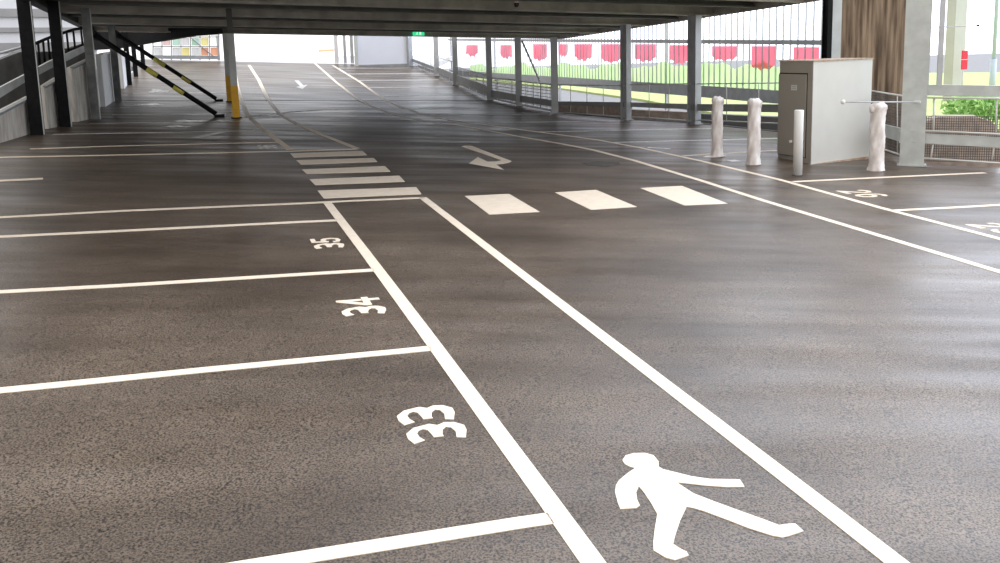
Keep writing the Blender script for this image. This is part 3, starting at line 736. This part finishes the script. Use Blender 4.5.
upper = [(x, 66+2.5*math.sin(x*.13)+2*math.sin(x*.31)-(x-470)*.004) for x in xs]
for s0 in range(0, len(xs)-1, 10):
    seg = upper[s0:s0+11]
    if len(seg) < 2: continue
    P = [ws.at(px, py, .19) for px, py in seg]
    dn_ = [V((p.x, p.y, .9)) for p in P]
    MB().prism(P+dn_[::-1], ws.n*.02).build('green_patch', 'green', t)
# far beam band continuing towards the far end (lower grey edge) comes from the same bottom beam
# hedges / grass clump outside right
def bush(c, r, label, n=60, sc=1.0):
    t = thing('shrub', label, 'shrub', V((c.x, c.y, c.z-r)))
    st = MB(); st.tube([V((c.x, c.y, c.z-r)), c], .05, 6); st.build('stem', 'kerbc', t)
    mb = MB()
    for i in range(n*8):
        a, b = random.uniform(0, 2*math.pi), math.acos(random.uniform(-1, 1)); q = r*random.uniform(.55, 1)
        p = c+V((q*math.sin(b)*math.cos(a)*1.5, q*math.sin(b)*math.sin(a), q*math.cos(b)*.8))
        u = V((random.gauss(0, 1), random.gauss(0, 1), random.gauss(0, 1))).normalized(); v = u.orthogonal().normalized()*.05*sc
        u = u*.12*sc; mb.add([p-u, p+v, p+u, p-v], [(0, 1, 2, 3)])
    mb.build('foliage', 'leaf', t)
bush(at_h(968, 107, .2), .55, 'bright green shrub seen through the right hand guard rail')
bush(at_h(990, 108, .25), .5, 'bright green shrub at the right edge, behind the guard rail')
# buildings / posts outside right
q = at_h(954, 85, .6); w = Wall(V((q.x, q.y, 0)), V((q.x, q.y, 0))+UBh)
q = w.at(953, 90, 6); 
one(MB().box(V((q.x, q.y, 3)), UBh, UCh, Z, .62, .5, 8), 'outside_pier', 'facade', 'pale square pier outside, left of the small red sign', 'pier', base=V((q.x, q.y, -.6)))
qs = w.at(964.5, 60, 5)
t = thing('red_sign', 'small red square sign outside beside the pale pier', 'sign', V((qs.x, qs.y, -.6)))
MB().box(V((qs.x, qs.y, qs.z)), UBh, UCh, Z, .30, .05, .80).build('sign_panel', 'signred', t)
MB().box(V((qs.x, qs.y, qs.z+.02)), UBh, UCh, Z, .305, .056, .02).build('sign_line', 'pwhite', t)
MB().tube([V((qs.x, qs.y, -.6))+UCh*.05, V((qs.x, qs.y, qs.z))+UCh*.05], .03, 8).build('sign_post', 'slate', t)
qp = w.at(992.5, 80, 8)
t = thing('lamp_post', 'pale blue post outside near the right edge', 'post', V((qp.x, qp.y, -.6)))
MB().tube([V((qp.x, qp.y, -.6)), V((qp.x, qp.y, qp.z+1.0))], .14, 12).build('lower_shaft', 'lblue', t)
MB().tube([V((qp.x, qp.y, qp.z+1.0)), V((qp.x, qp.y, 8.5))], .09, 12).build('upper_shaft', 'lblue', t)
r0, r1 = RQ(930, 27.5, .1), RQ(978, 25.5, .1)
t = thing('stay_rod', 'thin rod sticking out above the right hand guard rail', 'rod', r0)
MB().tube([r0, r1], .010, 6).build('rod', 'slate', t); MB().ball(r1, .024, 8, 6).build('tip', 'black', t)
# ------------------------------------------------------------------ far end: enclosure, posts, grid screen
e0, e1 = ramp(357, 66), ramp(408.5, 67.5)
w = Wall(e0, e1); hh = 3.0
t = thing('stair_enclosure', 'pale blue white panelled enclosure at the far right corner', 'enclosure', (e0+e1)/2)
mb = MB(); zb = min(e0.z, e1.z)
mb.prism([V((e0.x, e0.y, zb)), V((e1.x, e1.y, zb)), V((e1.x, e1.y, zb+hh)), V((e0.x, e0.y, zb+hh))], w.n*3.0); mb.build('walls', 'bluewhite', t)
mb = MB(); mb.prism([V((e0.x, e0.y, zb))-w.n*.03, V((e1.x, e1.y, zb))-w.n*.03, V((e1.x, e1.y, zb+.18))-w.n*.03, V((e0.x, e0.y, zb+.18))-w.n*.03], w.n*.03); mb.build('skirting', 'rail', t)
for f in (0.0, 1.0):
    q = e0.lerp(e1, f); MB().box(V((q.x, q.y, zb+hh/2))-w.n*.05, w.d, w.n, Z, .16 if f == 0 else .10, .1, hh).build('corner_post', 'steel_pale' if f == 0 else 'rail', t)
for x, wd, m, l in ((337, .16, 'pwhite', 'white slim far post beside the bright opening'), (345.5, .12, 'steel', 'dark slim far post between two pale posts'), (352.5, .14, 'steel_pale', 'pale grey far post next to the blue white enclosure')):
    p = ramp(x, 63.5)
    one(MB().box(V((p.x, p.y, p.z+1.5)), V((1, 0, 0)), V((0, 1, 0)), Z, wd, wd, 3.0), 'slim_post', m, l, 'post', base=p)
# coloured grid screen
g0, g1 = ramp(152, 61.0), ramp(220, 61.0)
w = Wall(g0, g1)
t = thing('grid_screen', 'metal grid screen with faded coloured panels at the far left', 'screen', (g0+g1)/2)
XS = [153, 162, 171.5, 181, 190.5, 200, 209.5, 219]; YS = [30, 37, 46.5, 56.5]
fr = MB()
for x in XS: fr.bar(w.at(x, YS[0]), w.at(x, 60), .05, .05, w.d)
for y in YS: fr.bar(w.at(XS[0], y), w.at(XS[-1], y), .05, .05, Z)
fr.bar(w.at(153, 57), w.at(219, 57.5), .12, .16, Z)
fr.build('frame', 'rail', t)
cols = [['pwhite', 'ppink', 'pgreen', 'pgreen', 'pgreen', 'pyellow', 'pwhite'], ['pwhite', 'ppink', 'pgreen', 'pwhite', 'pgreen', 'pyellow', 'pwhite'], ['pwhite', 'pwhite', 'pwhite', 'pyellow', 'pwhite', 'orange', 'orange']]
nm = {'pwhite': 'white_panel', 'ppink': 'pink_panel', 'pgreen': 'mint_panel', 'pyellow': 'yellow_panel', 'orange': 'orange_panel'}
for r_ in range(3):
    for c_ in range(7):
        m = cols[r_][c_]
        if m == 'pwhite' and (r_+c_) % 2: continue
        P = [w.at(XS[c_]+1, YS[r_]+1, .03), w.at(XS[c_+1]-1, YS[r_]+1, .03), w.at(XS[c_+1]-1, YS[r_+1]-1, .03), w.at(XS[c_]+1, YS[r_+1]-1, .03)]
        MB().prism(P, w.n*.02).build(nm[m], m, t)
MB().tube([w.at(190, 37, -.05), w.at(214, 57, -.05)], .025, 6).build('diagonal_bar', 'rail', t)
p = ramp(219, 60.5); MB().box(V((p.x, p.y, p.z+1.4)), w.d, w.n, Z, .12, .12, 2.8).build('end_post', 'steel_pale', t)
# faint distant orange barrier in the bright opening
w = Wall(ramp(300, 56), ramp(340, 56))
t = thing('distant_barrier', 'faint orange and white barrier far out in the bright opening', 'barrier', w.at(326, 56))
MB().prism([w.at(319, 49.5), w.at(334, 49), w.at(334, 51.5), w.at(319, 52)], w.n*.1).build('board', 'porange', t)
for x in (319, 333): MB().bar(w.at(x, 49.5, .05), w.at(x, 58.5, .05), .06, .06, w.d).build('leg', 'pwhite', t)
# ------------------------------------------------------------------ yellow columns
for x, by, ys_, w_, l in ((236.5, 118, 86, .17, 'nearer grey steel column with a yellow painted foot'), (230, 101.8, 76, .17, 'second grey column with yellow foot, just behind the nearer one')):
    p = floor(x, by); zt_ = zc(p.x, p.y)+BH; zy = p.z+zat(p, ys_)
    t = thing('yellow_foot_column', l, 'column', p)
    zm = p.z+zat(p, 33.5)
    MB().hsec(p, zy, zm, w_, w_, .016, UBh, UCh).build('upper_post', 'steel_pale', t)
    MB().hsec(p, zm, zt_, w_-.03, w_-.03, .016, UBh, UCh).build('dark_head_post', 'darkwall', t)
    MB().hsec(p, p.z, zy, w_+.01, w_+.01, .02, UBh, UCh).build('yellow_sleeve', 'yellow', t)
    MB().box(p+Z*.01, UBh, UCh, Z, .26, .26, .02).build('base_plate', 'black', t)
# ------------------------------------------------------------------ left columns
lc = [(38, 134.5, .25, 'nearest black column on the left, widest of the row'), (66, 126.6, .24, 'second black column on the left'), (96, 119.2, .20, 'third column on the left, grey, where the near brace ends'), (118.3, 101.3, .20, 'fourth column on the left, slim and dark grey'), (129.5, 84.8, .17, 'fifth column on the left, black and slim'), (136, 76.5, .16, 'sixth column on the left, black and slim'), (143.5, 67.5, .16, 'farthest column on the left')]
LC = []
for i, (x, by, w_, l) in enumerate(lc):
    p = G(x, by); LC.append(p)
    top = zc(p.x, p.y)+.1 if i < 5 else p.z+2.3
    if i < 2: top = max(top, 3.6)
    t = thing('steel_column', l, 'column', p, 'steel columns of the left side')
    ux = UBh; MB().hsec(p, p.z-.02, top, w_, w_, .02, ux, UCh).build('post', 'black' if i in (0, 1, 4, 5, 6) else 'greypost', t)
    if i < 3:
        MB().box(V((p.x, p.y, (p.z+top)/2))+UBh*(w_/2+.012)-UCh*(w_/2-.02), UBh, UCh, Z, .02, .04, top-p.z).build('pale_edge_strip', 'steel_pale', t)
# braces
def brace(foot, top_base, top_y, label, bands):
    a = foot; b = V((top_base.x, top_base.y, top_base.z+zat(top_base, top_y)))
    t = thing('diagonal_brace', label, 'brace', a)
    r = .065; L = (b-a).length; d = (b-a).normalized()
    b = b-d*.2
    MB().tube([a+d*.1+Z*.02, b], r, 14).build('tube', 'black', t)
    for f0, f1 in bands: MB().tube([a+(b-a)*f0, a+(b-a)*f1], r+.006, 14).build('yellow_band', 'hazard', t)
    MB().box(a+Z*.03, UBh, UCh, Z, .26, .2, .06).build('foot_plate', 'black', t)
    MB().box(b, d, Z.cross(d).normalized(), d.cross(Z.cross(d)).normalized(), .25, .03, .2).build('end_plate', 'steel_dark', t)
brace(floor(219.5, 116.8), LC[2], 30, 'near diagonal black brace with two yellow bands, leaning to the left wall', [(.30, .385), (.515, .60)])
brace(floor(219, 101.2), LC[3], 31, 'far diagonal black brace with two yellow bands, behind the near one', [(.285, .375), (.54, .65)])
# ------------------------------------------------------------------ left wall: concrete panels between the columns
pan = [((-14, 149, 32, 135), (120, 96), 'concrete', 'concrete upstand panel at the left edge, before the first column'),
       ((44, 131, 59, 127.5), (87, 77.5), 'concrete', 'concrete panel between the first and second left columns'),
       ((71.5, 124.3, 92, 119.5), (68, 58), 'concrete', 'tall streaked concrete panel between the second and third left columns'),
       ((100.5, 113, 115.5, 102.5), (54, 51.5), 'pwhite', 'tall beige panel between the third and fourth left columns'),
       ((121, 96.5, 128, 88), (52, 52), 'pwhite', 'white panel between the fourth and fifth left columns')]
for (x0, y0, x1, y1), (t0, t1), m, l in pan:
    a, b = G(x0, y0), G(x1, y1); w = Wall(a, b); off = .10
    t = thing('wall_panel', l, 'wall panel', (a+b)/2, 'panels of the left hand side')
    A, B = w.at(x0, t0, off), w.at(x1, t1, off)
    A0_, B0_ = V((A.x, A.y, a.z-.05)), V((B.x, B.y, b.z-.05))
    MB().prism([A0_, B0_, B, A], w.n*.14).build('slab', m, t)
    mb = MB(); mb.bar(A-w.n*.02, B-w.n*.02, .10, .05); mb.build('top_rail', 'rail' if m == 'concrete' else 'white', t)
    mb = MB(); mb.bar(V((B0_.x, B0_.y, B0_.z+.05))-w.n*.03, B-w.n*.03, .05, .05, w.n); mb.build('edge_strip', 'steel_pale', t)
# pale guard band rising behind the panels
wl = Wall(G(0, 144), G(92, 119.5))
band = [(-14, 105.5, 96.5), (0, 98, 87.5), (24, 83, 75), (50, 69, 61), (72, 58.5, 51.5), (90, 49, 43.5)]
for i in range(len(band)-1):
    (x0, b0_, t0), (x1, b1_, t1) = band[i], band[i+1]
mb = MB()
for i in range(len(band)-1):
    (x0, b0_, t0), (x1, b1_, t1) = band[i], band[i+1]
    mb.prism([wl.at(x0, b0_, .45), wl.at(x1, b1_, .45), wl.at(x1, t1, .45), wl.at(x0, t0, .45)], wl.n*.05)
one(mb, 'guard_band', 'steel_pale', 'pale steel band rising behind the left hand columns', 'guard rail')
# dark cladding of the outer ramp behind the band, with railing
cl = MB(); ct = [(-14, 65, 112), (20, 52, 98), (52, 45.5, 80), (62, 44, 75), (92, 36, 60)]
for (x0, t0, b0_), (x1, t1, b1_) in zip(ct, ct[1:]):
    lowz = lambda q: V((q.x, q.y, 0))
    A, B = wl.at(x0, t0 if x0 < 30 else t0+6, 1.2), wl.at(x1, t1 if x1 < 30 else t1+6, 1.2)
    cl.prism([lowz(A), lowz(B), B, A], wl.n*.12)
e0_, e1_ = wl.at(-14, 60, 1.2), wl.at(-60, 50, 1.2)
cl.prism([V((e0_.x, e0_.y, 0)), V((-16.5, 0, 0)), V((-16.5, 0, 3.2)), V((e0_.x, e0_.y, wl.at(-14, 65, 1.2).z))], V((-.12, .02, 0)))  # unseen stretch towards the camera, added to darken the left side
one(cl, 'ramp_parapet', 'darkwall', 'dark cladding wall of the outer ramp on the left', 'parapet')
t = thing('outer_railing', 'black bar railing of the rising outer ramp, behind the left columns', 'railing', wl.at(50, 60, 1.0))
MB().tube([wl.at(-10, 56, 1.05), wl.at(22, 47, 1.05)], .03, 6).build('lower_pipe', 'facade', t)
mb = MB(); mb.tube([wl.at(33, 44.5, 1.0), wl.at(52, 36.5, 1.0), wl.at(74, 29.5, 1.0), wl.at(92, 27, 1.0)], .04, 8); mb.build('hand_rail', 'black', t)
mb = MB(); mb.tube([wl.at(34, 70, 1.0), wl.at(52, 59, 1.0), wl.at(74, 48, 1.0), wl.at(92, 42, 1.0)], .03, 8); mb.build('bottom_rail', 'black', t)
for x in (38, 43, 48, 66.5, 73, 80.5):
    yt = 44.5-(x-33)*.385; yb = 70-(x-34)*.53
    MB().tube([wl.at(x, yt, 1.0), wl.at(x+2.2, yb, 1.0)], .03, 6).build('baluster', 'black', t)
# striped facade far left
wf = Wall(V((-34, 26, 0)), V((-16, 44, 0)))
t = thing('striped_building', 'building outside with white and grey horizontal bands at the left edge', 'building', V((-25, 35, -.6)))
def FQ(x, z): 
    r = ray(x, 40); p = C+r*((wf.a-C).dot(wf.n)/r.dot(wf.n)); return V((p.x, p.y, z))
L0, L1 = FQ(-60, 0), FQ(96, 0)
MB().prism([L0-Z*.6, L1-Z*.6, L1+Z*10, L0+Z*10], wf.n*4).build('walls', 'facade', t)
bands = [(1.2, 1.9), (2.75, 3.15), (3.6, 3.8), (4.25, 4.6)]
for za, zb_ in bands:
    MB().prism([V((L0.x, L0.y, za))-wf.n*.12, V((L1.x, L1.y, za))-wf.n*.12, V((L1.x, L1.y, zb_))-wf.n*.12, V((L0.x, L0.y, zb_))-wf.n*.12], wf.n*.12).build('grey_band', 'facdark', t)
# dark soffit beam from the left columns to the second yellow column
p2 = floor(230, 101.8); pw = Wall(LC[4], p2)
a, b = pw.at(92, 41.5, 0), pw.at(228, 34.5, 0)
w2 = Wall(LC[4], floor(230, 99.5))
P = [w2.at(93, 50), w2.at(112, 49), w2.at(150, 42.5), w2.at(190, 36), w2.at(222, 33.5), w2.at(222, 28), w2.at(93, 28)]
one(MB().prism(P, w2.n*.3), 'soffit_beam', 'black', 'dark wedge shaped beam rising from the left columns to the yellow foot columns', 'beam')
# small lit service cables: white clips near third column
# ------------------------------------------------------------------ light
wd = bpy.data.worlds.new('sky'); scn.world = wd; wd.use_nodes = True
nt = wd.node_tree; bg = nt.nodes['Background']
# overcast sky, brighter and cooler towards the open right hand side
tc = nt.nodes.new('ShaderNodeTexCoord'); dp = nt.nodes.new('ShaderNodeVectorMath'); dp.operation = 'DOT_PRODUCT'
dv = V((.88, .42, .22)).normalized(); dp.inputs[1].default_value = tuple(dv); nt.links.new(tc.outputs['Generated'], dp.inputs[0])
mr = nt.nodes.new('ShaderNodeMapRange'); mr.interpolation_type = 'SMOOTHSTEP'
for k_, v_ in (('From Min', -.1), ('From Max', 1.0), ('To Min', 0), ('To Max', 1)): mr.inputs[k_].default_value = v_
nt.links.new(dp.outputs['Value'], mr.inputs['Value'])
mx = nt.nodes.new('ShaderNodeMix'); mx.data_type = 'RGBA'; mx.inputs[6].default_value = (1.32, 1.27, 1.22, 1); mx.inputs[7].default_value = (3.35, 3.6, 4.1, 1)
nt.links.new(mr.outputs[0], mx.inputs[0]); nt.links.new(mx.outputs[2], bg.inputs['Color']); bg.inputs['Strength'].default_value = 1.0
# ------------------------------------------------------------------ camera
cam = bpy.data.cameras.new('camera'); co = bpy.data.objects.new('camera', cam); COL.objects.link(co)
cam.sensor_width = 36; cam.sensor_fit = 'HORIZONTAL'; cam.lens = 36*F/1000
cam.shift_x = 0; cam.shift_y = -(281.5-CY)/1000
cam.clip_end = 500
rx = R @ V((1, 0, 0)); ry = R @ V((0, -1, 0)); rz = R @ V((0, 0, -1))
mw_ = Matrix(((rx.x, ry.x, rz.x, C.x), (rx.y, ry.y, rz.y, C.y), (rx.z, ry.z, rz.z, C.z), (0, 0, 0, 1)))
co.matrix_world = mw_
scn.camera = co
for o in bpy.data.objects:
    if '_b' in o: del o['_b']
scn.view_settings.view_transform = 'Standard'; scn.view_settings.look = 'None'
scn.view_settings.exposure = 0; scn.view_settings.gamma = 1; scn.view_settings.use_curve_mapping = False
